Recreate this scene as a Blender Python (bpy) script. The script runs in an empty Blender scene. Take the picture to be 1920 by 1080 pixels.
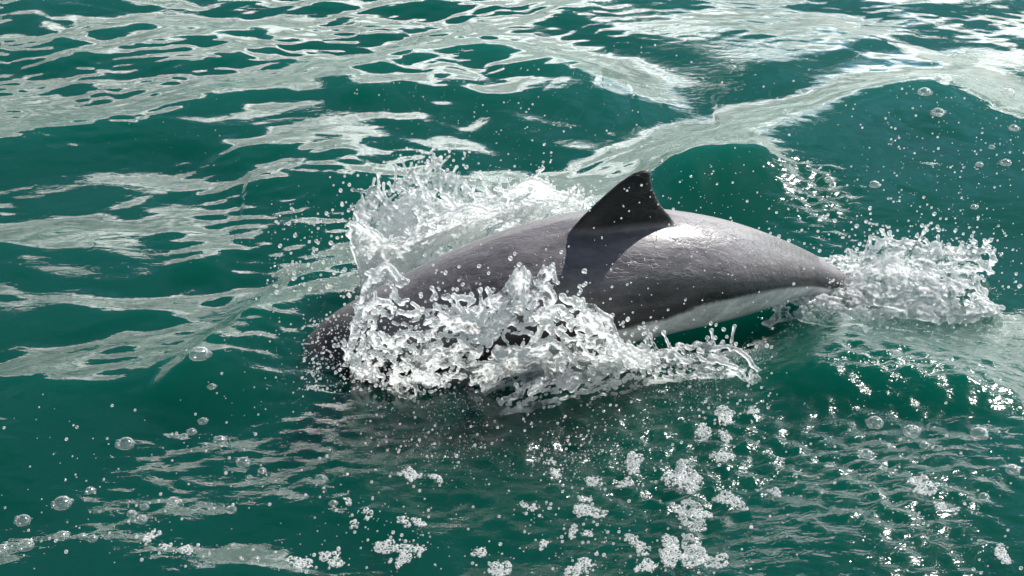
import bpy, bmesh, math, random
import numpy as np
from mathutils import Vector, Matrix

# ---------------------------------------------------------------- camera, sky, sun, exposure
scene = bpy.context.scene
COL = scene.collection
random.seed(7)
R = math.radians
CAM_PITCH = 26.0
CAM_DIST = 3.77
CAM = Vector((0.0, -CAM_DIST * math.cos(R(CAM_PITCH)), CAM_DIST * math.sin(R(CAM_PITCH))))
F_PX = 960.0 / math.tan(R(17.5))
cd = bpy.data.cameras.new('camera')
cam = bpy.data.objects.new('camera', cd)
COL.objects.link(cam)
cam.location = CAM
cam.rotation_euler = (R(90 - CAM_PITCH), 0, 0)
cd.angle = R(35.0)
cd.clip_start = 0.05
cd.clip_end = 6000
scene.camera = cam

SUN_DIR = Vector((0.60, 0.50, 1.0)).normalized()
SUN_EL = math.asin(SUN_DIR.z)
SUN_ROT = math.atan2(SUN_DIR.x, SUN_DIR.y)
sl = bpy.data.lights.new('sun', 'SUN')
sl.energy = 5.0
sl.angle = R(0.5)
sl.color = (1.0, 0.965, 0.92)
sun = bpy.data.objects.new('sun', sl)
COL.objects.link(sun)
sun.rotation_euler = (-SUN_DIR).to_track_quat('-Z', 'Y').to_euler()


class NT:
    """small helper for node trees"""
    def __init__(self, tree):
        self.t = tree
        tree.nodes.clear()

    def n(self, typ, **kw):
        nd = self.t.nodes.new(typ)
        for k, v in kw.items():
            if k.startswith('in_'):
                key = k[3:]
                key = int(key) if key.isdigit() else key.replace('_', ' ')
                s = nd.inputs[key]
                if hasattr(v, 'node'):
                    self.t.links.new(v, s)
                else:
                    s.default_value = v
            else:
                setattr(nd, k, v)
        return nd

    def link(self, a, b):
        self.t.links.new(a, b)

    def math(self, op, a, b=None, c=None, clamp=False):
        nd = self.t.nodes.new('ShaderNodeMath')
        nd.operation = op
        nd.use_clamp = clamp
        for i, v in enumerate((a, b, c)):
            if v is None:
                continue
            if hasattr(v, 'node'):
                self.t.links.new(v, nd.inputs[i])
            else:
                nd.inputs[i].default_value = v
        return nd.outputs[0]

    def vmath(self, op, a, b=None):
        nd = self.t.nodes.new('ShaderNodeVectorMath')
        nd.operation = op
        for i, v in enumerate((a, b)):
            if v is None:
                continue
            if hasattr(v, 'node'):
                self.t.links.new(v, nd.inputs[i])
            else:
                nd.inputs[i].default_value = v
        return nd

    def smooth(self, x, lo, hi, a=0.0, b=1.0):
        nd = self.t.nodes.new('ShaderNodeMapRange')
        nd.interpolation_type = 'SMOOTHSTEP'
        self.t.links.new(x, nd.inputs['Value'])
        nd.inputs['From Min'].default_value = lo
        nd.inputs['From Max'].default_value = hi
        nd.inputs['To Min'].default_value = a
        nd.inputs['To Max'].default_value = b
        return nd.outputs['Result']

    def mixc(self, f, a, b):
        nd = self.t.nodes.new('ShaderNodeMix')
        nd.data_type = 'RGBA'
        for s, v in ((nd.inputs[0], f), (nd.inputs[6], a), (nd.inputs[7], b)):
            if hasattr(v, 'node'):
                self.t.links.new(v, s)
            else:
                s.default_value = v if not isinstance(v, tuple) or len(v) == 4 else (*v, 1.0)
        return nd.outputs[2]

    def mixs(self, f, a, b):
        nd = self.t.nodes.new('ShaderNodeMixShader')
        for s, v in ((nd.inputs[0], f), (nd.inputs[1], a), (nd.inputs[2], b)):
            if hasattr(v, 'node'):
                self.t.links.new(v, s)
            else:
                s.default_value = v
        return nd.outputs[0]

    def noise(self, vec, scale, detail=2.0, rough=0.5, dist=0.0):
        nd = self.t.nodes.new('ShaderNodeTexNoise')
        nd.inputs['Scale'].default_value = scale
        nd.inputs['Detail'].default_value = detail
        nd.inputs['Roughness'].default_value = rough
        nd.inputs['Distortion'].default_value = dist
        if vec is not None:
            self.t.links.new(vec, nd.inputs['Vector'])
        return nd.outputs[0]

    def scaled(self, vec, s):
        nd = self.vmath('MULTIPLY', vec, s)
        return nd.outputs[0]


# partly cloudy sky: a broken cloud bank low down, clear blue above, clouds brighter towards the sun
world = bpy.data.worlds.new('World')
scene.world = world
world.use_nodes = True
w = NT(world.node_tree)
sky = w.n('ShaderNodeTexSky', sky_type='NISHITA', sun_disc=False)
sky.sun_elevation = SUN_EL
sky.sun_rotation = SUN_ROT
sky.air_density = 1.0
sky.dust_density = 0.6
tc = w.n('ShaderNodeTexCoord')
dirv = w.vmath('NORMALIZE', tc.outputs['Generated']).outputs[0]
sep = w.n('ShaderNodeSeparateXYZ', in_0=dirv)
cl_a = w.noise(w.scaled(dirv, (2.2, 2.2, 5.0)), 1.6, 6.0, 0.55, 0.4)
cl_b = w.noise(w.scaled(dirv, (3.0, 3.0, 9.0)), 3.4, 5.0, 0.6, 0.9)
bias = w.math('MULTIPLY_ADD', sep.outputs['Z'], -1.25, 0.455)
cl_d = w.math('ADD', cl_a, bias)
cover = w.smooth(cl_d, 0.50, 0.57)
lining = w.smooth(cl_d, 0.53, 0.74, 1.75, 0.55)          # bright thin edges, greyer thick middles
sdot = w.vmath('DOT_PRODUCT', dirv, tuple(SUN_DIR)).outputs['Value']
fwd = w.math('POWER', w.smooth(sdot, -0.7, 1.0), 3.2)
bright = w.math('MULTIPLY_ADD', fwd, 78.0, 4.0)
veil_b = w.math('MULTIPLY', bright, 0.46)
bright = w.math('MULTIPLY', w.math('MULTIPLY', bright, lining), w.smooth(cl_b, 0.38, 0.62, 0.42, 1.35))
ccol = w.vmath('SCALE', (0.97, 1.0, 0.97))
w.link(bright, ccol.inputs['Scale'])
vcol = w.vmath('SCALE', (0.30, 0.64, 1.0))                 # thin bluish veil between the clouds
w.link(veil_b, vcol.inputs['Scale'])
veil = w.math('MULTIPLY', w.smooth(w.noise(w.scaled(dirv, (2.0, 2.0, 4.0)), 2.1, 4.0, 0.5, 0.8), 0.45, 0.66), w.smooth(sep.outputs['Z'], 0.32, 0.72, 1.0, 0.04))
skyv = w.mixc(veil, sky.outputs[0], vcol.outputs[0])
skyc = w.mixc(cover, skyv, ccol.outputs[0])
bg = w.n('ShaderNodeBackground', in_Color=skyc, in_Strength=0.05)
wo = w.n('ShaderNodeOutputWorld', in_Surface=bg.outputs[0])

vs = scene.view_settings
vs.view_transform = 'Standard'
vs.look = 'None'
vs.exposure = 0.55
vs.gamma = 1.0
vs.use_curve_mapping = False
scene.render.engine = 'CYCLES'
cy = scene.cycles
cy.use_denoising = True
cy.denoiser = 'OPENIMAGEDENOISE'
cy.max_bounces = 10
cy.diffuse_bounces = 3
cy.glossy_bounces = 4
cy.transmission_bounces = 6
cy.volume_bounces = 1
cy.transparent_max_bounces = 24
cy.caustics_reflective = False
cy.caustics_refractive = False
cy.sample_clamp_indirect = 6.0
cy.sample_clamp_direct = 0.0


# ---------------------------------------------------------------- measuring and mesh helpers
_cp, _sp = math.cos(R(CAM_PITCH)), math.sin(R(CAM_PITCH))


def P(px, py, z=0.0, y=None):
    """where the sight line of a photo point meets the height z (or the depth y): used as a tape measure"""
    dx, dv = (px - 960.0) / F_PX, (540.0 - py) / F_PX
    d = (dx, _cp + dv * _sp, -_sp + dv * _cp)
    t = (z - CAM.z) / d[2] if y is None else (y - CAM.y) / d[1]
    return np.array((CAM.x + t * d[0], CAM.y + t * d[1], CAM.z + t * d[2]))


def sm(x, a, b):
    t = np.clip((x - a) / (b - a), 0, 1)
    return t * t * (3 - 2 * t)


_rng = np.random.RandomState(11)
_G = _rng.rand(64, 64, 64).astype(np.float32)


def vnoise(x, y, z=0.0):
    """smooth value noise 0..1 in numpy"""
    x, y = np.asarray(x, float), np.asarray(y, float)
    z = np.zeros_like(x) + z
    xi, yi, zi = np.floor(x).astype(int), np.floor(y).astype(int), np.floor(z).astype(int)
    fx, fy, fz = x - xi, y - yi, z - zi
    fx, fy, fz = (f * f * f * (f * (f * 6 - 15) + 10) for f in (fx, fy, fz))
    g = lambda a, b, c: _G[(xi + a) & 63, (yi + b) & 63, (zi + c) & 63]
    l = lambda a, b, t: a + (b - a) * t
    return l(l(l(g(0, 0, 0), g(1, 0, 0), fx), l(g(0, 1, 0), g(1, 1, 0), fx), fy),
             l(l(g(0, 0, 1), g(1, 0, 1), fx), l(g(0, 1, 1), g(1, 1, 1), fx), fy), fz)


def fbm(x, y, z=0.0, oct=4, gain=0.5):
    s, a, t = 0.0, 1.0, 0.0
    x, y = np.asarray(x, float), np.asarray(y, float)
    z = np.asarray(z, float)
    for k in range(oct):
        s = s + a * vnoise(x * 2 ** k + 17.3 * k, y * 2 ** k + 9.1 * k, z * 2 ** k + 5.7 * k)
        t += a
        a *= gain
    return s / t


def mesh_obj(name, verts, faces, mat=None, smooth=True):
    me = bpy.data.meshes.new(name)
    verts = np.asarray(verts, np.float32)
    faces = np.asarray(faces, np.int32)
    k = faces.shape[1]
    me.vertices.add(len(verts))
    me.vertices.foreach_set('co', verts.ravel())
    me.loops.add(faces.size)
    me.loops.foreach_set('vertex_index', faces.ravel())
    me.polygons.add(len(faces))
    me.polygons.foreach_set('loop_start', np.arange(0, faces.size, k, dtype=np.int32))
    me.update(calc_edges=True)
    if smooth:
        me.polygons.foreach_set('use_smooth', np.ones(len(faces), bool))
    o = bpy.data.objects.new(name, me)
    if mat:
        me.materials.append(mat)
    COL.objects.link(o)
    return o


def tag(o, label=None, cat=None, group=None, kind=None):
    for k, v in (('label', label), ('category', cat), ('group', group), ('kind', kind)):
        if v:
            o[k] = v
    return o


# ---------------------------------------------------------------- materials
def material(name):
    m = bpy.data.materials.new(name)
    m.use_nodes = True
    return m, NT(m.node_tree)


def water_material():
    m, t = material('sea_water')
    geo = t.n('ShaderNodeNewGeometry')
    p = geo.outputs['Position']
    r1 = t.noise(t.scaled(p, (1.0, 1.6, 1.0)), 34.0, 3.0, 0.55, 0.3)
    mask = t.smooth(t.noise(p, 2.3, 2.0), 0.45, 0.72)
    zone = t.n('ShaderNodeAttribute', attribute_name='ripple').outputs['Fac']
    h = t.math('MULTIPLY', r1, t.math('MULTIPLY_ADD', zone, 0.8, t.math('MULTIPLY_ADD', mask, 0.16, 0.05)))
    bp = t.n('ShaderNodeBump', in_Strength=0.8, in_Distance=0.005, in_Height=h)
    fr = t.n('ShaderNodeFresnel', in_IOR=1.34, in_Normal=bp.outputs[0])
    gl = t.n('ShaderNodeBsdfGlossy', in_Color=(1, 1, 1, 1), in_Normal=bp.outputs[0])
    t.link(t.smooth(zone, 0.15, 1.6, 0.02, 0.20), gl.inputs['Roughness'])
    tr = t.n('ShaderNodeBsdfTransparent', in_Color=(1, 1, 1, 1))
    # refraction is left straight, so the inner side must not mirror beyond the critical angle
    front = t.math('SUBTRACT', 1.0, geo.outputs['Backfacing'])
    surf = t.mixs(t.math('MULTIPLY', fr.outputs[0], front), tr.outputs[0], gl.outputs[0])
    vol = t.n('ShaderNodeVolumePrincipled')
    vol.inputs['Color'].default_value = (0.001, 0.175, 0.124, 1)
    vol.inputs['Density'].default_value = 7.0
    vol.inputs['Anisotropy'].default_value = 0.2
    t.n('ShaderNodeOutputMaterial', in_Surface=surf, in_Volume=vol.outputs[0])
    return m


WATER = water_material()


# ---------------------------------------------------------------- the sea
def axis(lo, hi, step, far, ratio=1.16):
    mid = np.arange(lo, hi + step / 2, step)
    g, s, out = [], step, 0.0
    while out < far:
        s *= ratio
        out += s
        g.append(out)
    g = np.array(g)
    return np.concatenate((lo - g[::-1], mid, hi + g))


def polyline_coords(x, y, pts):
    """signed distance (positive on the far side) and position 0..1 along a polyline that runs left to right"""
    best = np.full(x.shape, 1e9)
    sd = np.zeros(x.shape)
    uu = np.zeros(x.shape)
    pts = np.asarray(pts)[:, :2]
    L = np.concatenate(([0], np.cumsum(np.linalg.norm(np.diff(pts, axis=0), axis=1))))
    for i in range(len(pts) - 1):
        a, b = pts[i], pts[i + 1]
        d = b - a
        l2 = d @ d
        t = np.clip(((x - a[0]) * d[0] + (y - a[1]) * d[1]) / l2, 0, 1)
        qx, qy = x - a[0] - t * d[0], y - a[1] - t * d[1]
        q = np.hypot(qx, qy)
        up = q < best
        best = np.where(up, q, best)
        sd = np.where(up, np.where(d[0] * qy - d[1] * qx >= 0, q, -q), sd)
        uu = np.where(up, (L[i] + t * (L[i + 1] - L[i])) / L[-1], uu)
    return sd, uu


def smooth_pts(pts, n=40):
    pts = np.asarray(pts, float)
    t = np.linspace(0, len(pts) - 1, n)
    out = []
    for v in t:
        i = min(int(v), len(pts) - 2)
        f = v - i
        p0, p1, p2, p3 = pts[max(i - 1, 0)], pts[i], pts[i + 1], pts[min(i + 2, len(pts) - 1)]
        out.append(0.5 * ((2 * p1) + (-p0 + p2) * f + (2 * p0 - 5 * p1 + 4 * p2 - p3) * f * f + (-p0 + 3 * p1 - 3 * p2 + p3) * f ** 3))
    return np.array(out)


WAVES = []
_wr = np.random.RandomState(5)
for lam_lo, lam_hi, n, steep, spread, heading in ((1.2, 2.6, 7, 0.020, 0.9, 1.35), (0.35, 0.9, 12, 0.026, 1.3, 1.5), (0.12, 0.3, 16, 0.024, 1.2, 1.6)):
    for k in range(n):
        lam = lam_lo * (lam_hi / lam_lo) ** _wr.rand()
        th = heading + spread * (_wr.rand() - 0.5) * 2
        WAVES.append((2 * math.pi / lam, th, _wr.rand() * 6.28, steep * (0.6 + 0.8 * _wr.rand())))
CAP = []
for k in range(14):
    lam = 0.035 * (0.09 / 0.035) ** _wr.rand()
    CAP.append((2 * math.pi / lam, 1.4 + 1.5 * (_wr.rand() - 0.5) * 2, _wr.rand() * 6.28, 0.03 * (0.6 + 0.8 * _wr.rand())))
RIP = []
for k in range(16):
    lam = 0.026 * (0.08 / 0.026) ** _wr.rand()
    RIP.append((2 * math.pi / lam, 6.28 * _wr.rand(), _wr.rand() * 6.28, 0.060 * (0.6 + 0.8 * _wr.rand())))


RIDGES = [
    # crest line on the water, height, near width, far width
    ([(480, 175), (640, 160), (780, 140), (930, 125), (1100, 152), (1290, 150)], 0.066, 0.42, 0.18),
    ([(1150, 235), (1300, 285), (1420, 285), (1560, 238), (1720, 210), (1960, 160)], 0.076, 0.45, 0.18),
    ([(330, 330), (480, 300), (640, 330), (760, 330)], 0.022, 0.25, 0.12),
    # bow wave round the head, hollow under the belly, wavelet behind the fin, back of the wake
    ([(270, 810), (345, 722), (430, 640), (520, 562), (640, 512), (760, 500)], 0.030, 0.24, 0.05),
    ([(1100, 660), (1220, 645), (1330, 640), (1450, 615), (1540, 585)], -0.050, 0.13, 0.13),
    ([(1200, 356), (1300, 348), (1400, 348), (1500, 345)], 0.036, 0.15, 0.10),
    ([(1380, 690), (1550, 722), (1750, 752), (1990, 800)], 0.045, 0.07, 0.28),
]


def ripple_zone(x, y):
    """where the animal and the boat have ruffled the surface"""
    g = lambda cx, cy, sx, sy: np.exp(-((x - cx) / sx) ** 2 - ((y - cy) / sy) ** 2)
    z = 0.8 * g(-0.1, -0.85, 0.55, 0.32) + 1.9 * g(0.47, -0.85, 0.30, 0.40) + 1.5 * g(0.72, -0.48, 0.22, 0.10) + 1.6 * g(0.78, 0.42, 0.10, 0.30) + 0.6 * g(1.0, -0.45, 0.5, 0.18) + 0.35 * g(1.0, -0.9, 0.5, 0.4) + 0.5 * g(-0.45, -0.25, 0.25, 0.2)
    z = z * (0.55 + 0.9 * sm(fbm(x * 4.0, y * 4.0, 9.3, 3), 0.35, 0.65))
    return z + 0.06


def sea_height(x, y, cell=0.0):
    wx = x + 0.10 * (fbm(x * 1.3 + 4, y * 1.3, 0.5, 3) - 0.5) * 2
    wy = y + 0.10 * (fbm(x * 1.3 - 7, y * 1.3, 3.5, 3) - 0.5) * 2
    h = np.zeros_like(x)
    grp = 0.55 + 0.9 * fbm(x * 0.9, y * 0.9, 7.7, 2)
    # choppier on one side, glassy beyond the tail
    chop = (0.35 + 0.75 * sm(-x, -0.5, 0.7)) * (0.45 + 0.95 * sm(fbm(x * 1.4 + 8, y * 1.4, 5.1, 3), 0.36, 0.64))
    for k, th, ph, st in WAVES:
        fade = sm(2 * math.pi / k / (cell + 1e-6), 3, 8)
        s = np.sin(k * (wx * math.cos(th) + wy * math.sin(th)) + ph)
        loc = chop if k > 15 else 1.0
        h = h + fade * grp * loc * st / k * (s + 0.25 * s * s)
    cm = 0.12 + 0.88 * sm(fbm(x * 1.9 + 3, y * 1.9, 2.2, 3), 0.40, 0.64)
    cm = cm * (0.45 + 0.55 * sm(-x, -0.5, 0.7))
    wx2 = x + 0.02 * (fbm(x * 9, y * 9, 1.5, 2) - 0.5) * 2
    wy2 = y + 0.02 * (fbm(x * 9, y * 9, 6.5, 2) - 0.5) * 2
    for k, th, ph, st in CAP:
        fade = sm(2 * math.pi / k / (cell + 1e-6), 3, 8)
        h = h + fade * cm * st / k * np.sin(k * (wx2 * math.cos(th) + wy2 * math.sin(th)) + ph)
    # short ripples thrown forward by the animal and over the wake
    rough = ripple_zone(x, y)
    for k, th, ph, st in RIP:
        fade = sm(2 * math.pi / k / (cell + 1e-6), 2.5, 6)
        h = h + fade * rough * st / k * np.sin(k * (wx2 * math.cos(th) + wy2 * math.sin(th)) + ph)
    near = (np.abs(x) < 4) & (np.abs(y) < 5)
    for pts, hh, wn, wf in RIDGES:
        cr = smooth_pts([P(a, b)[:2] for a, b in pts], 24)
        sd, u = polyline_coords(x[near], y[near], cr)
        sd = sd + 0.09 * (fbm(x[near] * 5.0, y[near] * 5.0, 4.4, 3) - 0.5)
        env = sm(u, 0, 0.3) * (1 - sm(u, 0.68, 1.0))
        prof = np.where(sd < 0, np.exp(-(sd / wn) ** 2), np.exp(-(sd / wf) ** 2))
        h[near] += hh * env * prof
    return h


xs = axis(-2.1, 2.1, 0.0058, 1800)
ys = axis(-1.25, 2.55, 0.0068, 1800)
GX, GY = np.meshgrid(xs, ys)
CX, CY = np.meshgrid(np.gradient(xs), np.gradient(ys))
GZ = sea_height(GX, GY, np.maximum(CX, CY))
ny, nx = GX.shape
idx = np.arange(nx * ny).reshape(ny, nx)
top = np.stack((idx[:-1, :-1], idx[:-1, 1:], idx[1:, 1:], idx[1:, :-1]), -1).reshape(-1, 4)
verts = np.stack((GX, GY, GZ), -1).reshape(-1, 3)
rim = np.concatenate((idx[0, :-1], idx[:-1, -1], idx[-1, :0:-1], idx[:0:-1, 0]))
low = verts[rim].copy()
low[:, 2] = -25.0
base = len(verts)
rj = np.roll(np.arange(len(rim)), -1)
skirt = np.stack((rim, base + np.arange(len(rim)), base + rj, rim[rj]), -1)
cor = [base + int(np.where(rim == c)[0][0]) for c in (idx[0, 0], idx[0, -1], idx[-1, -1], idx[-1, 0])]
sea = mesh_obj('water', np.concatenate((verts, low)), np.concatenate((top, skirt, [[cor[3], cor[2], cor[1], cor[0]]])), WATER)
_zn = np.concatenate((ripple_zone(GX, GY).ravel(), np.zeros(len(low)))).astype(np.float32)
sea.data.attributes.new('ripple', 'FLOAT', 'POINT').data.foreach_set('value', _zn)
tag(sea, 'choppy teal green sea water mirroring broken cloud', 'water', kind='structure')


# ---------------------------------------------------------------- the porpoise
# stations: photo x, photo y of the body axis, height of the axis above still water, half height, half width
STN = [
    (566, 694, -0.035, 0.004, 0.004),
    (574, 691, -0.034, 0.028, 0.030),
    (592, 684, -0.031, 0.052, 0.054),
    (620, 671, -0.026, 0.073, 0.075),
    (660, 657, -0.015, 0.094, 0.095),
    (720, 642, 0.005, 0.116, 0.116),
    (800, 621, 0.035, 0.134, 0.134),
    (900, 586, 0.080, 0.148, 0.146),
    (1000, 555, 0.120, 0.155, 0.152),
    (1100, 528, 0.145, 0.153, 0.150),
    (1200, 513, 0.152, 0.145, 0.140),
    (1300, 508, 0.142, 0.128, 0.122),
    (1380, 509, 0.120, 0.108, 0.098),
    (1450, 512, 0.092, 0.082, 0.070),
    (1510, 519, 0.060, 0.058, 0.046),
    (1560, 536, 0.024, 0.042, 0.030),
    (1620, 566, -0.030, 0.032, 0.022),
    (1680, 600, -0.082, 0.022, 0.018),
    (1715, 617, -0.105, 0.010, 0.014),
]
AX = []
for px, py, z, hh, ww in STN:
    q = P(px, py, z)
    AX.append((q[0], q[1], q[2], hh, ww))
AX = smooth_pts(AX, 120)


_cr, _sr = math.cos(R(17)), math.sin(R(17))


def ring_frame(i):
    t = AX[min(i + 1, len(AX) - 1), :3] - AX[max(i - 1, 0), :3]
    t /= np.linalg.norm(t)
    side = np.cross(t, (0, 0, 1.0))
    side /= np.linalg.norm(side)
    up = np.cross(side, t)
    side, up = side * _cr - up * _sr, up * _cr + side * _sr      # rolled a little towards the camera side
    return t, side, up          # side points to the camera side when t runs to the tail


def loft(rings, close=True):
    n = len(rings[0])
    v = np.concatenate(rings)
    f = []
    for i in range(len(rings) - 1):
        for k in range(n):
            a, b = i * n + k, i * n + (k + 1) % n
            f.append((a, b, b + n, a + n))
    c0, c1 = len(v), len(v) + 1
    v = np.concatenate((v, [rings[0].mean(0), rings[-1].mean(0)]))
    tri = []
    for k in range(n):
        tri.append((c0, (k + 1) % n, k))
        o = (len(rings) - 1) * n
        tri.append((c1, o + k, o + (k + 1) % n))
    return v, f + tri


def body_parts():
    out = []
    rings = []
    for i in range(len(AX)):
        t, s, u = ring_frame(i)
        a = np.linspace(0, 2 * math.pi, 40, endpoint=False)
        ca, sa = np.cos(a), np.sin(a)
        # slightly keeled back and belly
        k = 1.0 - 0.03 * np.cos(2 * a) ** 2
        rings.append(AX[i, :3] + np.outer(ca * AX[i, 4] * k, s) + np.outer(sa * AX[i, 3] * k, u))
    out.append(loft(rings))

    def blade(sections, n=16):
        """sections: leading point, trailing point, thickness direction, half thickness"""
        rr = []
        for le, te, nd, th in sections:
            le, te, nd = (np.asarray(v, float) for v in (le, te, nd))
            a = np.linspace(0, 2 * math.pi, n, endpoint=False)
            c = 0.5 - 0.5 * np.cos(a)
            prof = np.sin(a) * (1.15 - 0.55 * c)
            rr.append(le + np.outer(c, te - le) + np.outer(prof * th, nd))
        return loft(rr)

    # dorsal fin: outline measured on the photo, standing on the mid line of the back
    t, s, u = ring_frame(68)

    def on_mid(px, py):
        # meet the animal's own mid plane near the fin
        a = np.asarray(CAM)
        d = P(px, py) - a
        return a + d * (((AX[68, :3] - a) @ s) / (d @ s))
    LE = smooth_pts([(1062, 440), (1085, 412), (1110, 388), (1138, 362), (1165, 340), (1188, 326), (1206, 319.5), (1216, 318)], 18)
    TE = smooth_pts([(1285, 440), (1262, 408), (1243, 386), (1232, 366), (1225, 348), (1222, 335), (1222, 326), (1220, 320)], 18)
    sec = []
    for k in range(18):
        le, te = on_mid(*LE[k]), on_mid(*TE[k])
        sec.append((le, te, s, 0.016 * (1 - k / 17.5) ** 0.8 + 0.0035))
    out.append(blade(sec))
    # flippers, low on the sides behind the head
    i = int(np.argmin(np.abs(AX[:, 0] - P(800, 621, 0.035)[0])))
    t, s, u = ring_frame(i)
    for sd in (1, -1):
        root = AX[i, :3] + s * sd * 0.095 - u * 0.085
        dr = s * sd * 0.55 - u * 0.55 + t * 0.65
        dr /= np.linalg.norm(dr)
        nd = np.cross(dr, t)
        nd /= np.linalg.norm(nd)
        sec = []
        for k in range(10):
            f = k / 9
            c = root + dr * (0.19 * f - 0.02) + t * 0.05 * f * f
            wdt = 0.085 * (1 - 0.25 * f) * math.sqrt(max(1 - f ** 3, 0.02))
            sec.append((c - t * wdt * 0.5, c + t * wdt * 0.5, nd, 0.012 * (1 - 0.7 * f) + 0.003))
        out.append(blade(sec))
    # flukes
    t, s, u = ring_frame(len(AX) - 3)
    root = AX[-4, :3]
    for sd in (1, -1):
        sec = []
        for k in range(12):
            f = k / 11
            le = root - t * 0.03 + s * sd * 0.19 * f + t * (0.10 * f ** 1.5 + 0.01)
            te = root + t * 0.085 + s * sd * 0.19 * f + t * (0.028 * math.sin(f * 3.0) + 0.03 * f)
            if f > 0.8:
                te = te + (le - te) * (f - 0.8) * 1.5
            sec.append((le, te, u, 0.011 * (1 - 0.8 * f) + 0.003))
        out.append(blade(sec))
    return out


def join_parts(parts):
    me = bpy.data.meshes.new('raw')
    V, F, o = [], [], 0
    for v, f in parts:
        V.extend(map(tuple, v))
        F.extend(tuple(int(q) + o for q in g) for g in f)
        o += len(v)
    me.from_pydata(V, [], F)
    bm = bmesh.new()
    bm.from_mesh(me)
    bmesh.ops.recalc_face_normals(bm, faces=bm.faces)
    bm.to_mesh(me)
    bm.free()
    return me


raw = bpy.data.objects.new('raw', join_parts(body_parts()))
COL.objects.link(raw)
md = raw.modifiers.new('r', 'REMESH')
md.mode = 'VOXEL'
md.voxel_size = 0.0042
md.use_smooth_shade = True
ms = raw.modifiers.new('s', 'SMOOTH')
ms.factor = 0.5
ms.iterations = 8
dg = bpy.context.evaluated_depsgraph_get()
body = bpy.data.meshes.new_from_object(raw.evaluated_get(dg))
bpy.data.objects.remove(raw)
porpoise = bpy.data.objects.new('porpoise', body)
COL.objects.link(porpoise)
body.polygons.foreach_set('use_smooth', np.ones(len(body.polygons), bool))
bv = np.empty(len(body.vertices) * 3, np.float32)
body.vertices.foreach_get('co', bv)
bv = bv.reshape(-1, 3)
bi = np.clip(np.searchsorted(AX[:, 0], bv[:, 0]), 0, len(AX) - 1)
UP = np.array([ring_frame(i)[2] for i in range(len(AX))])
SIDE = np.array([ring_frame(i)[1] for i in range(len(AX))])
rel = bv - AX[bi, :3]
hgt = (rel * UP[bi]).sum(1) / np.maximum(AX[bi, 3], 0.02)       # -1 belly .. 1 back
stn = bi / (len(AX) - 1.0)
lat = np.abs((rel * SIDE[bi]).sum(1))
# coat pattern: pale belly with a streaked border, blackish flank band, dark grey back, black fin, black head underside none
strk = fbm(bv[:, 0] * 9 + 3, hgt * 5, bv[:, 0] * 1.0, 4)
strk2 = fbm(bv[:, 0] * 5 + hgt * 7.0, hgt * 14, 2.0, 3)
border = -0.10 + 0.34 * sm(stn, 0.52, 0.74) + 0.34 * (strk - 0.5) + 0.30 * (strk2 - 0.5) * (1 - sm(stn, 0.5, 0.66))
border = border - 1.2 * sm(0.16 - stn, 0.0, 0.1)
pale = sm(border - hgt, -0.05, 0.12) * (1 - sm(stn, 0.86, 0.93)) * sm(1.25 + hgt, 0, 0.05)
band = 1 - sm(hgt + 0.5 * (strk - 0.5) + 0.25 * (strk2 - 0.5), 0.10, 0.72)
finm = sm(hgt, 1.02, 1.12) * (stn > 0.35) * (stn < 0.8)
finm = np.maximum(finm, sm(stn, 0.84, 0.9))
finm = np.maximum(finm, 0.85 * sm(0.30 - stn, 0, 0.16))
back = np.array((0.140, 0.130, 0.138))
dark = np.array((0.022, 0.020, 0.021))
white = np.array((0.84, 0.84, 0.82))
colr = back * (1 - band[:, None]) + dark * 1.3 * band[:, None]
colr = colr * (1 - finm[:, None]) + np.array((0.012, 0.011, 0.012)) * finm[:, None]
colr = colr * (1 - pale[:, None]) + white * pale[:, None]
ca = body.color_attributes.new('coat', 'FLOAT_COLOR', 'POINT')
ca.data.foreach_set('color', np.concatenate((colr, np.ones((len(colr), 1))), 1).astype(np.float32).ravel())


def skin_material():
    m, t = material('wet_porpoise_skin')
    at = t.n('ShaderNodeAttribute', attribute_name='coat')
    geo = t.n('ShaderNodeNewGeometry')
    p = geo.outputs['Position']
    n1 = t.noise(t.scaled(p, (1.0, 3.0, 3.0)), 9.0, 5.0, 0.6, 0.5)
    n2 = t.noise(t.scaled(p, (1.0, 2.0, 2.0)), 60.0, 4.0, 0.6, 0.3)
    k = t.math('ADD', t.smooth(n1, 0.3, 0.7, 0.72, 1.2), t.smooth(n2, 0.35, 0.7, -0.08, 0.12))
    colx = t.vmath('SCALE', at.outputs['Color'])
    t.link(k, colx.inputs['Scale'])
    wr = t.n('ShaderNodeTexNoise', in_Scale=14.0, in_Detail=4.0, in_Distortion=1.2)
    t.link(t.scaled(p, (1.0, 2.2, 2.2)), wr.inputs['Vector'])
    crease = t.smooth(t.math('ABSOLUTE', t.math('SUBTRACT', wr.outputs[0], 0.5)), 0.0, 0.02)
    hgt_ = t.math('ADD', t.math('MULTIPLY', n2, 0.5), t.math('MULTIPLY', crease, 0.35))
    hgt_ = t.math('ADD', hgt_, t.math('MULTIPLY', n1, 1.5))
    bp = t.n('ShaderNodeBump', in_Strength=0.6, in_Distance=0.004, in_Height=hgt_)
    rg = t.smooth(n1, 0.35, 0.65, 0.34, 0.52)
    b = t.n('ShaderNodeBsdfPrincipled', in_Normal=bp.outputs[0])
    t.link(colx.outputs[0], b.inputs['Base Color'])
    t.link(rg, b.inputs['Roughness'])
    b.inputs['Coat Weight'].default_value = 0.4
    b.inputs['Coat Roughness'].default_value = 0.2
    b.inputs['Coat IOR'].default_value = 1.33
    t.n('ShaderNodeOutputMaterial', in_Surface=b.outputs[0])
    return m


body.materials.append(skin_material())
tag(porpoise, 'dark grey porpoise with pale belly and black dorsal fin surging through the sea', 'porpoise')


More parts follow.
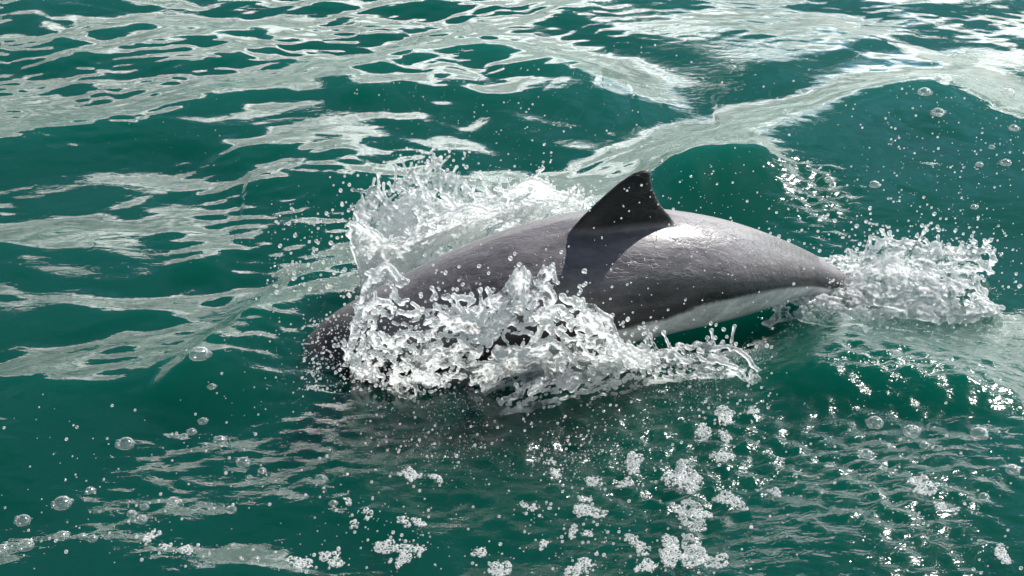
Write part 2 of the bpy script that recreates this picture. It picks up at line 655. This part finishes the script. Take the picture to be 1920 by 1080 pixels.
# ---------------------------------------------------------------- splashes, drops, bubbles, foam
def spray_material(name, white_lo, white_hi, scale, bump=0.6, rough=0.06, ior=1.33, edge_white=0.45, bend=0.15, lace=0.0):
    """clear water that is aerated in places, with whitening for bright light mixed in: mirror by Fresnel, clear or milky below"""
    m, t = material(name)
    geo = t.n('ShaderNodeNewGeometry')
    p = geo.outputs['Position']
    n1 = t.noise(p, scale, 4.0, 0.65, 0.6)
    n2 = t.noise(p, scale * 3.2, 3.0, 0.6, 0.4)
    bp = t.n('ShaderNodeBump', in_Strength=bump, in_Distance=0.004, in_Height=n2)
    fr = t.n('ShaderNodeFresnel', in_IOR=ior, in_Normal=bp.outputs[0])
    front = t.math('SUBTRACT', 1.0, geo.outputs['Backfacing'])
    gl = t.n('ShaderNodeBsdfGlossy', in_Color=(1, 1, 1, 1), in_Roughness=rough, in_Normal=bp.outputs[0])
    tr = t.n('ShaderNodeBsdfTransparent', in_Color=(0.985, 0.99, 0.99, 1))
    df = t.n('ShaderNodeBsdfDiffuse', in_Color=(0.93, 0.95, 0.94, 1), in_Normal=bp.outputs[0])
    tl = t.n('ShaderNodeBsdfTranslucent', in_Color=(0.93, 0.95, 0.94, 1), in_Normal=bp.outputs[0])
    milk = t.mixs(0.62, df.outputs[0], tl.outputs[0])
    lw = t.n('ShaderNodeLayerWeight', in_Blend=0.5, in_Normal=bp.outputs[0])
    edge = t.math('MULTIPLY', t.math('POWER', lw.outputs['Facing'], 2.5), edge_white)  # white mixed in at grazing edges, standing in for refracted bright sky
    wf = t.math('ADD', t.smooth(n1, 0.34, 0.54, white_lo, white_hi), edge, clamp=True)
    if lace:
        vo = t.n('ShaderNodeTexVoronoi', feature='DISTANCE_TO_EDGE', in_Scale=lace)
        t.link(p, vo.inputs['Vector'])
        wf = t.math('MULTIPLY', wf, t.smooth(vo.outputs['Distance'], 0.08, 0.26, 1.0, 0.22))
    rf = t.n('ShaderNodeBsdfRefraction', in_IOR=1.33, in_Roughness=0.0, in_Normal=bp.outputs[0])
    inner = t.mixs(t.math('MULTIPLY', wf, front), t.mixs(t.math('MULTIPLY', front, bend), tr.outputs[0], rf.outputs[0]), milk)
    surf = t.mixs(t.math('MULTIPLY', fr.outputs[0], front), inner, gl.outputs[0])
    t.n('ShaderNodeOutputMaterial', in_Surface=surf)
    return m


SPLASH = spray_material('aerated_splash_water', 0.10, 0.97, 34.0, 0.55, 0.05, 1.45)
WHITENED = spray_material('whitened_drop_water', 0.45, 0.75, 90.0, 0.1, 0.08)  # drops whitened in colour to look overexposed by the sun
FOAM = spray_material('sea_foam', 0.7, 1.0, 160.0, 0.6, 0.08, bend=0.0)
LACE = spray_material('lacy_sea_foam', 0.8, 1.0, 160.0, 0.6, 0.08, bend=0.0, lace=150.0)


def gn_tree():
    g = bpy.data.node_groups.new('skin_points', 'GeometryNodeTree')
    g.interface.new_socket('Geometry', in_out='INPUT', socket_type='NodeSocketGeometry')
    g.interface.new_socket('Voxel', in_out='INPUT', socket_type='NodeSocketFloat')
    g.interface.new_socket('Geometry', in_out='OUTPUT', socket_type='NodeSocketGeometry')
    N, L = g.nodes, g.links
    gi, go = N.new('NodeGroupInput'), N.new('NodeGroupOutput')
    at = N.new('GeometryNodeInputNamedAttribute')
    at.data_type = 'FLOAT'
    at.inputs['Name'].default_value = 'rad'
    mp = N.new('GeometryNodeMeshToPoints')
    pv = N.new('GeometryNodePointsToVolume')
    pv.resolution_mode = 'VOXEL_SIZE'
    vm = N.new('GeometryNodeVolumeToMesh')
    vm.resolution_mode = 'VOXEL_SIZE'
    vm.inputs['Threshold'].default_value = 0.1
    L.new(gi.outputs[0], mp.inputs['Mesh'])
    L.new(at.outputs['Attribute'], mp.inputs['Radius'])
    L.new(mp.outputs[0], pv.inputs['Points'])
    L.new(at.outputs['Attribute'], pv.inputs['Radius'])
    L.new(gi.outputs[1], pv.inputs['Voxel Size'])
    L.new(pv.outputs[0], vm.inputs['Volume'])
    L.new(gi.outputs[1], vm.inputs['Voxel Size'])
    L.new(vm.outputs[0], go.inputs[0])
    return g


GN = gn_tree()


def skin_points(name, pts, rad, voxel, mat, smooth=3):
    """one liquid surface round a cloud of points with radii"""
    me = bpy.data.meshes.new('pts')
    me.from_pydata([tuple(p) for p in pts], [], [])
    a = me.attributes.new('rad', 'FLOAT', 'POINT')
    a.data.foreach_set('value', np.asarray(rad, np.float32))
    ob = bpy.data.objects.new('pts', me)
    COL.objects.link(ob)
    md = ob.modifiers.new('g', 'NODES')
    md.node_group = GN
    for it in GN.interface.items_tree:
        if it.item_type == 'SOCKET' and it.in_out == 'INPUT' and it.name == 'Voxel':
            md[it.identifier] = float(voxel)
    if smooth:
        sm_ = ob.modifiers.new('s', 'SMOOTH')
        sm_.factor = 0.5
        sm_.iterations = smooth
    dg = bpy.context.evaluated_depsgraph_get()
    out = bpy.data.meshes.new_from_object(ob.evaluated_get(dg))
    bpy.data.objects.remove(ob)
    out.name = name
    out.polygons.foreach_set('use_smooth', np.ones(len(out.polygons), bool))
    out.materials.clear()
    out.materials.append(mat)
    o = bpy.data.objects.new(name, out)
    COL.objects.link(o)
    return o


DROPS = []          # loose drops: position, radius, region


def sheet(base, tip, seed, n=26000, amp=0.02, rad=0.0034, hole=0.42, bulge=(0, 0, 0.03), fingers=30, flen=0.035, region='back', drops=60, scatter=0.06, fu=16.0, fv=5.0, rim=1.5, low=-0.30):
    """a torn sheet of water thrown from a base line to a tip line, with a beaded rim, fingers and loose drops"""
    rs = np.random.RandomState(seed)
    base, tip = smooth_pts(base, 80), smooth_pts(tip, 80)
    L = np.linalg.norm(np.diff(base, axis=0), axis=1).sum()
    it = lambda arr, u: np.stack([np.interp(u, np.linspace(0, 1, len(arr)), arr[:, k]) for k in range(3)], -1)
    bulge = np.asarray(bulge, float)

    def pos(u, v):
        ragged = 0.78 + 0.36 * fbm(u * L * 22, seed * 3.1 + 0 * u, 0.7, 3)
        vv = v * ragged * (0.3 + 0.7 * sm(u, 0, 0.12) * (1 - sm(u, 0.86, 1)))
        q = it(base, u) * (1 - vv)[:, None] + it(tip, u) * vv[:, None]
        q = q + np.outer(np.sin(math.pi * np.clip(vv, 0, 1.2) * 0.75), bulge)
        d = np.stack([fbm(u * L * 14, v * 3.0 + k * 11, seed + k * 4.0, 4) - 0.5 for k in range(3)], -1)
        d2 = np.stack([fbm(u * L * 55, v * 12.0 + k * 11, seed + k * 4.0 + 9, 3) - 0.5 for k in range(3)], -1)
        jx = fbm(u * L * 7, 0 * u + seed, 5.5, 3) - 0.5
        jy = fbm(u * L * 7, 0 * u + seed, 8.5, 3) - 0.5
        q = q + np.stack((jx, jy, 0 * u), -1) * (1 - v)[:, None] * 0.10
        return q + (d * 2 * amp + d2 * amp * 0.35) * (0.35 + 0.65 * v)[:, None]

    u, v = rs.rand(n), rs.rand(n) ** 0.85
    hn = fbm(u * L * fu, v * fv, seed + 2.5, 4)
    rg = 1 - np.abs(2 * fbm(u * L * fu * 1.6 + 5, v * fv * 1.5, seed + 7.5, 3) - 1)       # ligaments
    hole = hole + 0.16 * (1 - sm(u, 0, 0.14) * (1 - sm(u, 0.80, 1)))
    keep = (hn > hole + low * (1 - v) + 0.06 * v) | (rg > 0.93 + 0.03 * (1 - v)) | ((v > 0.965) & (hn > hole - 0.12))
    u, v = u[keep], v[keep]
    q = pos(u, v)
    r = rad * (0.75 + 0.7 * fbm(u * L * 60, v * 14, seed, 2)) * (1 + (rim - 1) * sm(v, 0.9, 1.0))
    # narrow the ends of the sheet
    endf = sm(u, 0, 0.05) * (1 - sm(u, 0.95, 1))
    ok = rs.rand(len(u)) < 0.15 + endf
    q, r = q[ok], r[ok]
    pts, rr = [q], [r]
    for k in range(fingers):
        uf = np.array([rs.rand()])
        a = pos(uf, np.array([0.93]))[0]
        b = pos(uf, np.array([0.60]))[0]
        d = a - b
        d = d / (np.linalg.norm(d) + 1e-6) + rs.normal(0, 0.35, 3) + np.array((0, 0, 0.25))
        d /= np.linalg.norm(d)
        ln = flen * (0.3 + 1.2 * rs.rand() ** 1.5)
        m = max(6, int(ln / 0.0018))
        f = np.linspace(0, 1, m)
        bend = np.outer(f * f, rs.normal(0, 0.006, 3))
        ch = a + np.outer(f * ln, d) + bend
        rc = rad * (1.15 - 0.55 * f) + rad * 0.7 * np.exp(-((f - 1) / 0.12) ** 2) + rad * 0.3 * np.sin(f * 9 + k) ** 2
        pts.append(ch)
        rr.append(rc)
        for j in range(rs.randint(0, 4)):
            DROPS.append((a + d * (ln + 0.012 + 0.02 * rs.rand() + 0.018 * j) + rs.normal(0, 0.006, 3), 0.0016 + 0.0028 * rs.rand(), region))
    for k in range(drops):
        a = pos(np.array([rs.rand()]), np.array([0.55 + 0.5 * rs.rand()]))[0]
        DROPS.append((a + rs.normal(0, scatter, 3) * np.array((1, 0.7, 0.7)), 0.0010 + 0.0038 * rs.rand() ** 2.2, region))
    return np.concatenate(pts), np.concatenate(rr)


def W(pts, y=None, z=None):
    return [P(a, b, z=z) if y is None else P(a, b, y=y) for a, b in pts]


def WY(pts):
    return [P(a, b, y=c) for a, b, c in pts]


def splash(name, sheets, label, group=None, voxel=0.0022):
    q, r = zip(*sheets)
    o = skin_points(name, np.concatenate(q), np.concatenate(r), voxel, SPLASH)
    return tag(o, label, 'splash', group)


far_base = W([(690, 556), (720, 545), (780, 530), (860, 505), (960, 470), (1040, 440), (1110, 425)], z=-0.01)
splash('splash', [
    sheet(far_base, WY([(680, 400, .18), (735, 330, .2), (790, 312, .22), (822, 296, .24), (850, 322, .24), (880, 350, .24), (940, 350, .24), (990, 328, .24), (1030, 362, .24), (1085, 382, .22), (1125, 398, .2)]), 3, 30000, 0.03, hole=0.47, bulge=(0, -0.05, 0.03), fingers=44, drops=150, scatter=0.07),
    sheet(far_base, WY([(628, 440, .05), (668, 402, .06), (715, 378, .08), (760, 392, .08), (800, 384, .09), (850, 378, .1), (900, 386, .1), (960, 372, .12), (1030, 376, .12), (1090, 388, .12), (1125, 404, .12)]), 9, 30000, 0.035, hole=0.45, bulge=(0, -0.02, 0.05), fingers=40, drops=110, scatter=0.06),
    sheet(far_base, WY([(640, 505, -.06), (652, 462, -.05), (690, 450, -.05), (722, 472, -.05), (780, 455, -.04), (850, 430, -.03), (940, 410, 0), (1020, 405, .03), (1110, 405, .05)]), 14, 26000, 0.025, hole=0.47, bulge=(0, 0.0, 0.05), fingers=26, drops=60, scatter=0.05),
], 'tall white crown of torn water thrown up behind the submerged head')

near_base = W([(660, 700), (690, 725), (740, 745), (840, 740), (940, 735), (1040, 720), (1130, 700), (1230, 690)], z=-0.01)
splash('splash', [
    sheet(near_base, WY([(668, 600, -.48), (680, 548, -.48), (705, 520, -.48), (755, 508, -.48), (850, 515, -.48), (935, 528, -.48), (962, 512, -.48), (985, 486, -.48), (1008, 496, -.48), (1050, 534, -.48), (1100, 568, -.48), (1140, 594, -.48), (1170, 624, -.48), (1215, 650, -.48)]), 21, 30000, 0.03, hole=0.47, low=0.10, bulge=(0, -0.06, 0.03), fingers=26, flen=0.022, region='front', drops=160, scatter=0.05),
    sheet(near_base, WY([(672, 640, -.54), (690, 580, -.54), (740, 560, -.54), (850, 560, -.54), (950, 575, -.54), (1040, 585, -.54), (1110, 610, -.54), (1170, 640, -.54), (1225, 665, -.54)]), 33, 24000, 0.035, hole=0.50, low=0.06, bulge=(0, -0.05, 0.02), fingers=30, flen=0.03, region='front', drops=170, scatter=0.06),
], 'clear sheet of water folding over the head and shoulder, milky in places')

splash('splash', [
    sheet(W([(960, 770), (1060, 760), (1160, 735), (1260, 712), (1350, 705), (1430, 715)], z=-0.005), WY([(950, 730, -.55), (1050, 715, -.52), (1150, 690, -.5), (1210, 655, -.45), (1300, 655, -.4), (1400, 675, -.42)]), 41, 16000, 0.03, hole=0.53, bulge=(0, -0.03, 0.02), low=0.04, fingers=34, flen=0.03, region='front', drops=110, scatter=0.05),
], 'low frothy ridge of splashing water below the pale belly')

tail_base = W([(1440, 610), (1520, 600), (1600, 600), (1700, 596), (1790, 600), (1860, 590)], z=-0.01)
tail_far = W([(1500, 520), (1580, 520), (1680, 520), (1780, 515), (1860, 520)], z=-0.01)
splash('splash', [
    sheet(tail_base, WY([(1430, 578, -.1), (1500, 562, -.06), (1570, 548, -.03), (1640, 520, -.02), (1720, 515, -.02), (1800, 535, -.02), (1850, 560, -.03)]), 51, 28000, 0.045, rad=0.0038, low=-0.03, hole=0.44, bulge=(0, -0.02, 0.03), fingers=40, flen=0.025, region='tail', drops=260, scatter=0.08),
    sheet(tail_far, WY([(1490, 478, .08), (1550, 492, .08), (1610, 480, .1), (1680, 470, .1), (1750, 480, .1), (1810, 478, .1), (1855, 495, .1)]), 57, 26000, 0.04, rad=0.0038, low=-0.03, hole=0.44, bulge=(0, -0.03, 0.03), fingers=44, flen=0.025, region='tail', drops=260, scatter=0.09),
], 'broad boiling white splash where the tail stock enters the water')


def ico(sub):
    bm = bmesh.new()
    bmesh.ops.create_icosphere(bm, subdivisions=sub, radius=1.0)
    v = np.array([q.co[:] for q in bm.verts])
    f = np.array([[q.index for q in g.verts] for g in bm.faces])
    bm.free()
    return v, f


# drops hanging in the air over the sea and the fin, and beads on the head
rs = np.random.RandomState(77)


def cloud(n, box, zlo, zhi, rlo, rhi, region, pw=2.5):
    for k in range(n):
        px, py = box[0] + rs.rand() * (box[2] - box[0]), box[1] + rs.rand() * (box[3] - box[1])
        q = P(px, py, z=zlo + rs.rand() * (zhi - zlo))
        DROPS.append((q, rlo + (rhi - rlo) * rs.rand() ** pw, region))


cloud(360, (960, 60, 1900, 330), 0.05, 0.35, 0.0006, 0.0034, 'air', 3)
cloud(260, (1240, 300, 1900, 520), 0.04, 0.25, 0.0007, 0.0032, 'air', 3)
cloud(200, (640, 120, 1000, 330), 0.05, 0.3, 0.0006, 0.0026, 'air', 3)
cloud(150, (1090, 330, 1560, 600), 0.36, 0.5, 0.0008, 0.0032, 'body', 3)
cloud(280, (500, 380, 700, 560), 0.02, 0.2, 0.0008, 0.0048, 'back', 2.5)
cloud(800, (565, 590, 800, 735), 0.09, 0.16, 0.0008, 0.0034, 'front', 2.2)
cloud(330, (680, 690, 1150, 860), 0.01, 0.10, 0.0008, 0.0034, 'front', 2.5)
cloud(150, (420, 560, 700, 800), 0.01, 0.12, 0.0006, 0.0026, 'front', 3)
cloud(200, (1100, 640, 1450, 800), 0.0, 0.08, 0.0008, 0.0032, 'front', 2.5)
cloud(120, (200, 180, 640, 520), 0.02, 0.2, 0.0005, 0.0018, 'air', 3)
cloud(140, (1600, 440, 1910, 640), 0.02, 0.12, 0.0008, 0.003, 'tail', 2.5)
DROPS = [d for d in DROPS if d[0][2] > 0.004]
DROPS.sort(key=lambda d: -d[1] / np.linalg.norm(np.asarray(d[0]) - np.asarray(CAM)))
sv, sf = ico(2)
drop_me = []
for k in range(4):
    rr = np.random.RandomState(k)
    st = np.array((1, 1, 1)) + rr.normal(0, 0.10, 3)
    vv = sv * st * (1 + 0.10 * np.sin(sv[:, :1] * 3 + k) * sv[:, 1:2])
    o = mesh_obj('water_droplet', vv, sf, WHITENED)
    drop_me.append(o.data)
    bpy.data.objects.remove(o)
TEXT = {
    'back': ('round water droplet flung off the white crown behind the head', 'droplets thrown up behind the head'),
    'front': ('round water droplet scattered around the sheet of water over the head', 'droplets around the head'),
    'tail': ('round water droplet leaping from the boiling splash at the tail', 'droplets around the tail'),
    'air': ('stray water droplet hanging over the open green sea', 'stray droplets over the open sea'),
    'body': ('stray water droplet in front of the wet dark flank and fin', 'stray droplets before the flank'),
}
for k, (q, r, reg) in enumerate(DROPS[:300]):
    o = bpy.data.objects.new('water_droplet', drop_me[k % 4])
    COL.objects.link(o)
    o.location = q
    o.scale = (r, r, r * (0.9 + 0.3 * rs.rand()))
    o.rotation_euler = rs.rand(3) * 6
    tag(o, TEXT[reg][0], 'droplet', TEXT[reg][1])
rest = DROPS[300:]
tv, tf = ico(1)
qv = np.array([d[0] for d in rest])
qr = np.array([d[1] for d in rest])
V = (qv[:, None, :] + tv[None] * qr[:, None, None]).reshape(-1, 3)
Fc = (tf[None] + (np.arange(len(rest)) * len(tv))[:, None, None]).reshape(-1, 3)
spray = mesh_obj('spray', V, Fc, WHITENED)
tag(spray, 'fine spray of tiny water drops hanging all round the porpoise', 'spray', kind='stuff')


# air beaten into the water just under the surface
AIR = []
for n, (x0, y0, x1, y1), dep in ((2600, (600, 640, 1250, 800), 0.05), (2200, (1180, 610, 1460, 760), 0.05), (3000, (1430, 520, 1880, 640), 0.06), (1500, (640, 440, 1100, 580), 0.05), (900, (700, 780, 1300, 900), 0.03)):
    for k in range(n):
        a, b = (rs.rand() + rs.rand()) / 2, (rs.rand() + rs.rand()) / 2
        q = P(x0 + a * (x1 - x0), y0 + b * (y1 - y0))
        AIR.append((q[0], q[1], rs.rand() ** 1.6 * dep, 0.0007 + 0.0013 * rs.rand() ** 2))
AIR = np.array(AIR)
cl = fbm(AIR[:, 0] * 9, AIR[:, 1] * 9, 3.3, 3)
AIR = AIR[cl > 0.47]
az = sea_height(AIR[:, 0], AIR[:, 1], 0.0) - AIR[:, 2] - 0.002
ov = np.array([(1, 0, 0), (-1, 0, 0), (0, 1, 0), (0, -1, 0), (0, 0, 1), (0, 0, -1)], float)
of = np.array([(0, 2, 4), (2, 1, 4), (1, 3, 4), (3, 0, 4), (2, 0, 5), (1, 2, 5), (3, 1, 5), (0, 3, 5)])
V = (np.stack((AIR[:, 0], AIR[:, 1], az), -1)[:, None, :] + ov[None] * AIR[:, 3][:, None, None]).reshape(-1, 3)
Fc = (of[None] + (np.arange(len(AIR)) * 6)[:, None, None]).reshape(-1, 3)
air = mesh_obj('underwater_bubbles', V, Fc, FOAM)
tag(air, 'milky cloud of tiny air bubbles just under the surface around the splashes', 'bubbles', kind='stuff')


def sea_z(x, y):
    return float(sea_height(np.array([x]), np.array([y]), 0.0)[0])


# floating foam rafts: photo x, y, width, height (photo pixels), tilt
RAFTS = [(770, 897, 40, 26, 0), (817, 902, 30, 14, 0), (757, 985, 32, 16, 0), (787, 985, 28, 16, 0), (737, 1027, 78, 22, -20), (755, 1050, 30, 24, 0), (788, 1035, 24, 18, 0), (900, 1033, 24, 20, 0),
         (937, 1065, 42, 40, 0), (982, 944, 18, 13, 0), (998, 952, 16, 14, 0), (1042, 883, 24, 18, 0), (1032, 863, 24, 10, 0), (1188, 863, 42, 34, 0), (1112, 895, 24, 24, 0), (1173, 897, 30, 20, 0),
         (1103, 953, 66, 24, 0), (1095, 928, 26, 16, 0), (1075, 992, 18, 28, 0), (1102, 995, 28, 10, 0), (1097, 1055, 44, 16, 0), (1077, 1073, 40, 30, 0), (1270, 890, 44, 50, 0), (1197, 1020, 28, 42, 20),
         (1212, 1066, 44, 24, 30), (690, 975, 20, 16, 0), (665, 990, 14, 16, 0), (653, 951, 14, 12, 0), (1018, 1018, 18, 18, 0), (1294, 893, 46, 50, 0), (1296, 962, 60, 66, 30), (1368, 939, 52, 36, 30),
         (1300, 1045, 66, 52, 0), (1340, 1068, 50, 30, 30), (1258, 1036, 50, 60, 0), (1729, 937, 58, 32, 0), (1758, 978, 22, 18, 0), (1787, 983, 18, 12, 0), (1875, 1062, 30, 26, 0), (1452, 930, 24, 16, 0),
         (1359, 784, 46, 32, 0), (1319, 813, 38, 32, 0), (1412, 777, 26, 16, 0), (1361, 821, 28, 16, 0), (1356, 858, 50, 16, 0), (563, 1065, 52, 24, -10), (622, 1052, 52, 22, -10), (352, 1048, 24, 20, 0), (311, 1041, 22, 14, 0), (285, 1021, 32, 20, 0)]
RAFT_TEXT = {
    (737, 1027): 'long slanting strip of white foam on ruffled olive water',
    (1103, 953): 'wide crescent of white foam beside the drifting foam streak',
    (1729, 937): 'large oval raft of white foam alone on dark water before the tail',
    (563, 1065): 'rounded foam raft joined end to end with a slanting foam strip',
    (622, 1052): 'slanting foam strip joined end to end with a rounded foam raft',
    (937, 1065): 'pear shaped foam raft with a narrow neck',
}
for k, (px, py, wpx, hpx, tilt) in enumerate(RAFTS):
    c = P(px, py)
    d = np.linalg.norm(c - np.asarray(CAM))
    wm, dm = wpx * d / F_PX / 2, hpx * d / F_PX / 2 / 0.50
    rr = np.random.RandomState(100 + k)
    pts, rad = [], []
    n = int(np.clip(wm * dm * 3.14 / (0.0042 ** 2) * 2.2, 30, 2000))
    ct, st = math.cos(R(tilt)), math.sin(R(tilt))
    lob = rr.rand(3) * 6.28
    gaps = [(rr.rand() * 6.28, math.sqrt(rr.rand()) * 0.75, 0.0012 + 0.0026 * rr.rand()) for j in range(int(3 + n / 45))]
    for j in range(n):
        a, q = rr.rand() * 6.283, math.sqrt(rr.rand())
        edge = 0.82 + 0.22 * math.sin(2 * a + lob[0]) + 0.16 * math.sin(3 * a + lob[1]) + 0.10 * math.sin(5 * a + lob[2])
        ex, ey = math.cos(a) * q * edge * wm, math.sin(a) * q * edge * dm
        x, y = c[0] + ex * ct - ey * st, c[1] + ex * st + ey * ct
        if any(math.hypot(ex - math.cos(ga) * gq * wm, ey - math.sin(ga) * gq * dm) < gr for ga, gq, gr in gaps):
            continue
        r = 0.0017 + 0.0022 * rr.rand() ** 3
        pts.append((x, y, r * 0.2))
        rad.append(r)
    zz = sea_height(np.array([p[0] for p in pts]), np.array([p[1] for p in pts]), 0.0)
    pts = [(p[0], p[1], p[2] + z) for p, z in zip(pts, zz)]
    o = skin_points('foam_patch', pts, rad, 0.0013, LACE, 1)
    fv_ = np.empty(len(o.data.vertices) * 3, np.float32)
    o.data.vertices.foreach_get('co', fv_)
    fv_ = fv_.reshape(-1, 3)
    fz_ = sea_height(fv_[:, 0].astype(float), fv_[:, 1].astype(float), 0.0)
    fv_[:, 2] = fz_ + (fv_[:, 2] - fz_) * 0.6 + 0.0004
    o.data.vertices.foreach_set('co', fv_.ravel())
    o.data.update()
    big = wpx * hpx
    if (px, py) in RAFT_TEXT:
        lab = RAFT_TEXT[(px, py)]
    else:
        size = 'lacy raft' if big > 1400 else ('small patch' if big > 380 else 'tiny clump')
        place = ('among the sparkling ripples below the pale belly' if py < 870 else 'in the long drifting foam streak') if 1150 < px < 1480 else ('on ruffled olive water in front of the head' if px > 630 else 'among the clear dome bubbles ahead of the head')
        asp = wpx / hpx
        form = 'stretched ' if asp > 1.7 else ('narrow ' if asp < 0.9 else 'rounded ')
        lab = form + size + ' of white foam ' + place
        if px > 1480:
            lab = size + ' of white foam drifting alone on dark water in front of the tail'
    tag(o, lab, 'foam', 'foam floating in front of the porpoise')

# single bubbles floating on the surface: photo x, y, radius in photo pixels
BUB = [(378, 708, 19), (237, 839, 16), (400, 752, 8), (381, 795, 9), (345, 820, 8), (360, 812, 9), (413, 830, 13), (457, 874, 13), (118, 953, 17), (44, 981, 14), (170, 926, 9), (326, 952, 13), (435, 968, 10),
       (267, 987, 11), (248, 974, 9), (272, 960, 8), (50, 1034, 15), (6, 1040, 11), (118, 1019, 12), (157, 1022, 8), (176, 1028, 9), (492, 891, 8), (602, 908, 12), (626, 954, 8), (481, 1069, 8), (468, 902, 6),
       (1639, 807, 16), (1707, 828, 16), (1832, 841, 16), (1623, 864, 12), (1730, 860, 9), (1894, 911, 13), (1841, 957, 10), (1763, 209, 14), (1727, 231, 12), (1753, 260, 12), (1885, 208, 12), (1895, 283, 9),
       (1882, 335, 10), (1855, 310, 6), (1833, 337, 7), (1372, 137, 7), (1637, 374, 10), (1552, 370, 9), (1825, 402, 7)]


def bubble_material():
    m, t = material('bubble_film')
    geo = t.n('ShaderNodeNewGeometry')
    lw = t.n('ShaderNodeLayerWeight', in_Blend=0.35)
    rimf = t.math('MULTIPLY', t.math('POWER', lw.outputs['Facing'], 3.0), 0.95)  # rim glint put into the colour: whiter towards grazing view
    nz = t.noise(geo.outputs['Position'], 220.0, 2.0)
    bp = t.n('ShaderNodeBump', in_Strength=0.25, in_Distance=0.002, in_Height=nz)
    fr = t.n('ShaderNodeFresnel', in_IOR=1.75, in_Normal=bp.outputs[0])
    gl = t.n('ShaderNodeBsdfGlossy', in_Roughness=0.10, in_Normal=bp.outputs[0])
    tr = t.n('ShaderNodeBsdfTransparent')
    df = t.n('ShaderNodeBsdfTranslucent', in_Color=(0.8, 0.82, 0.8, 1))
    d2 = t.n('ShaderNodeBsdfDiffuse', in_Color=(0.8, 0.82, 0.8, 1))
    milk = t.mixs(0.5, df.outputs[0], d2.outputs[0])
    inner = t.mixs(t.math('ADD', rimf, 0.06), tr.outputs[0], milk)
    f = t.math('MULTIPLY', fr.outputs[0], t.math('SUBTRACT', 1.0, geo.outputs['Backfacing']), clamp=True)
    t.n('ShaderNodeOutputMaterial', in_Surface=t.mixs(f, inner, gl.outputs[0]))
    return m


FILM = bubble_material()
for k, (px, py, rpx) in enumerate(BUB):
    c = P(px, py)
    d = np.linalg.norm(c - np.asarray(CAM))
    r = rpx * d / F_PX
    rr = np.random.RandomState(300 + k)
    # flattened dome with small bubbles fused to its foot
    pts, fs = [], []
    v, f = ico(3)
    keep = v.copy()
    keep = keep * np.array((1, 1, 0.78)) * r
    keep[:, 2] = np.maximum(keep[:, 2], -0.15 * r)
    V, Fb = [keep], [f]
    off = len(v)
    v1, f1 = ico(2)
    for j in range(rr.randint(3, 8)):
        a = rr.rand() * 6.28
        q = r * (0.18 + 0.16 * rr.rand())
        V.append(v1 * q + np.array((math.cos(a) * r * 0.97, math.sin(a) * r * 0.97, q * 0.3)))
        Fb.append(f1 + off)
        off += len(v1)
    o = mesh_obj('surface_bubble', np.concatenate(V), np.concatenate(Fb), FILM)
    o.location = (c[0], c[1], sea_z(c[0], c[1]))
    size = 'large' if rpx > 13 else ('mid sized' if rpx > 9 else 'small')
    if py < 450:
        lab, grp = size + ' clear bubble riding the face of the swell beyond the tail', 'bubbles on the swell beyond the tail'
    elif px > 1200:
        lab, grp = size + ' clear bubble on dark water in front of the tail', 'bubbles in front of the tail'
    elif (px, py) == (378, 708):
        lab, grp = 'biggest clear dome bubble, lodged on the edge of the bow wave', 'bubbles ahead of the head'
    elif (px, py) == (237, 839):
        lab, grp = 'large clear dome bubble alone on calm water outside the bow wave', 'bubbles ahead of the head'
    elif py < 900:
        lab, grp = size + ' clear bubble inside the curve of the bow wave', 'bubbles ahead of the head'
    else:
        lab, grp = size + ' clear bubble in the loose cluster ahead of the head', 'bubbles ahead of the head'
    tag(o, lab, 'bubble', grp)


# scattered specks of froth around the rafts and bubbles
SP = []
for px, py, *_ in RAFTS:
    for k in range(14):
        SP.append((px + rs.normal(0, 34), py + rs.normal(0, 22)))
for px, py, _r in BUB:
    for k in range(5):
        SP.append((px + rs.normal(0, 30), py + rs.normal(0, 18)))
for k in range(260):
    SP.append((rs.rand() * 1900, 760 + rs.rand() * 330))
for k in range(160):
    SP.append((1650 + rs.rand() * 270, 190 + rs.rand() * 230))
SPW = np.array([P(a, b) for a, b in SP])
SPZ = sea_height(SPW[:, 0], SPW[:, 1], 0.0)
SPR = 0.0010 + 0.0030 * rs.rand(len(SP)) ** 3
V = (np.stack((SPW[:, 0], SPW[:, 1], SPZ), -1)[:, None, :] + tv[None] * SPR[:, None, None]).reshape(-1, 3)
Fc = (tf[None] + (np.arange(len(SP)) * len(tv))[:, None, None]).reshape(-1, 3)
tag(mesh_obj('froth', V, Fc, WHITENED), 'loose specks of froth and tiny bubbles dotting the sea surface', 'froth', kind='stuff')
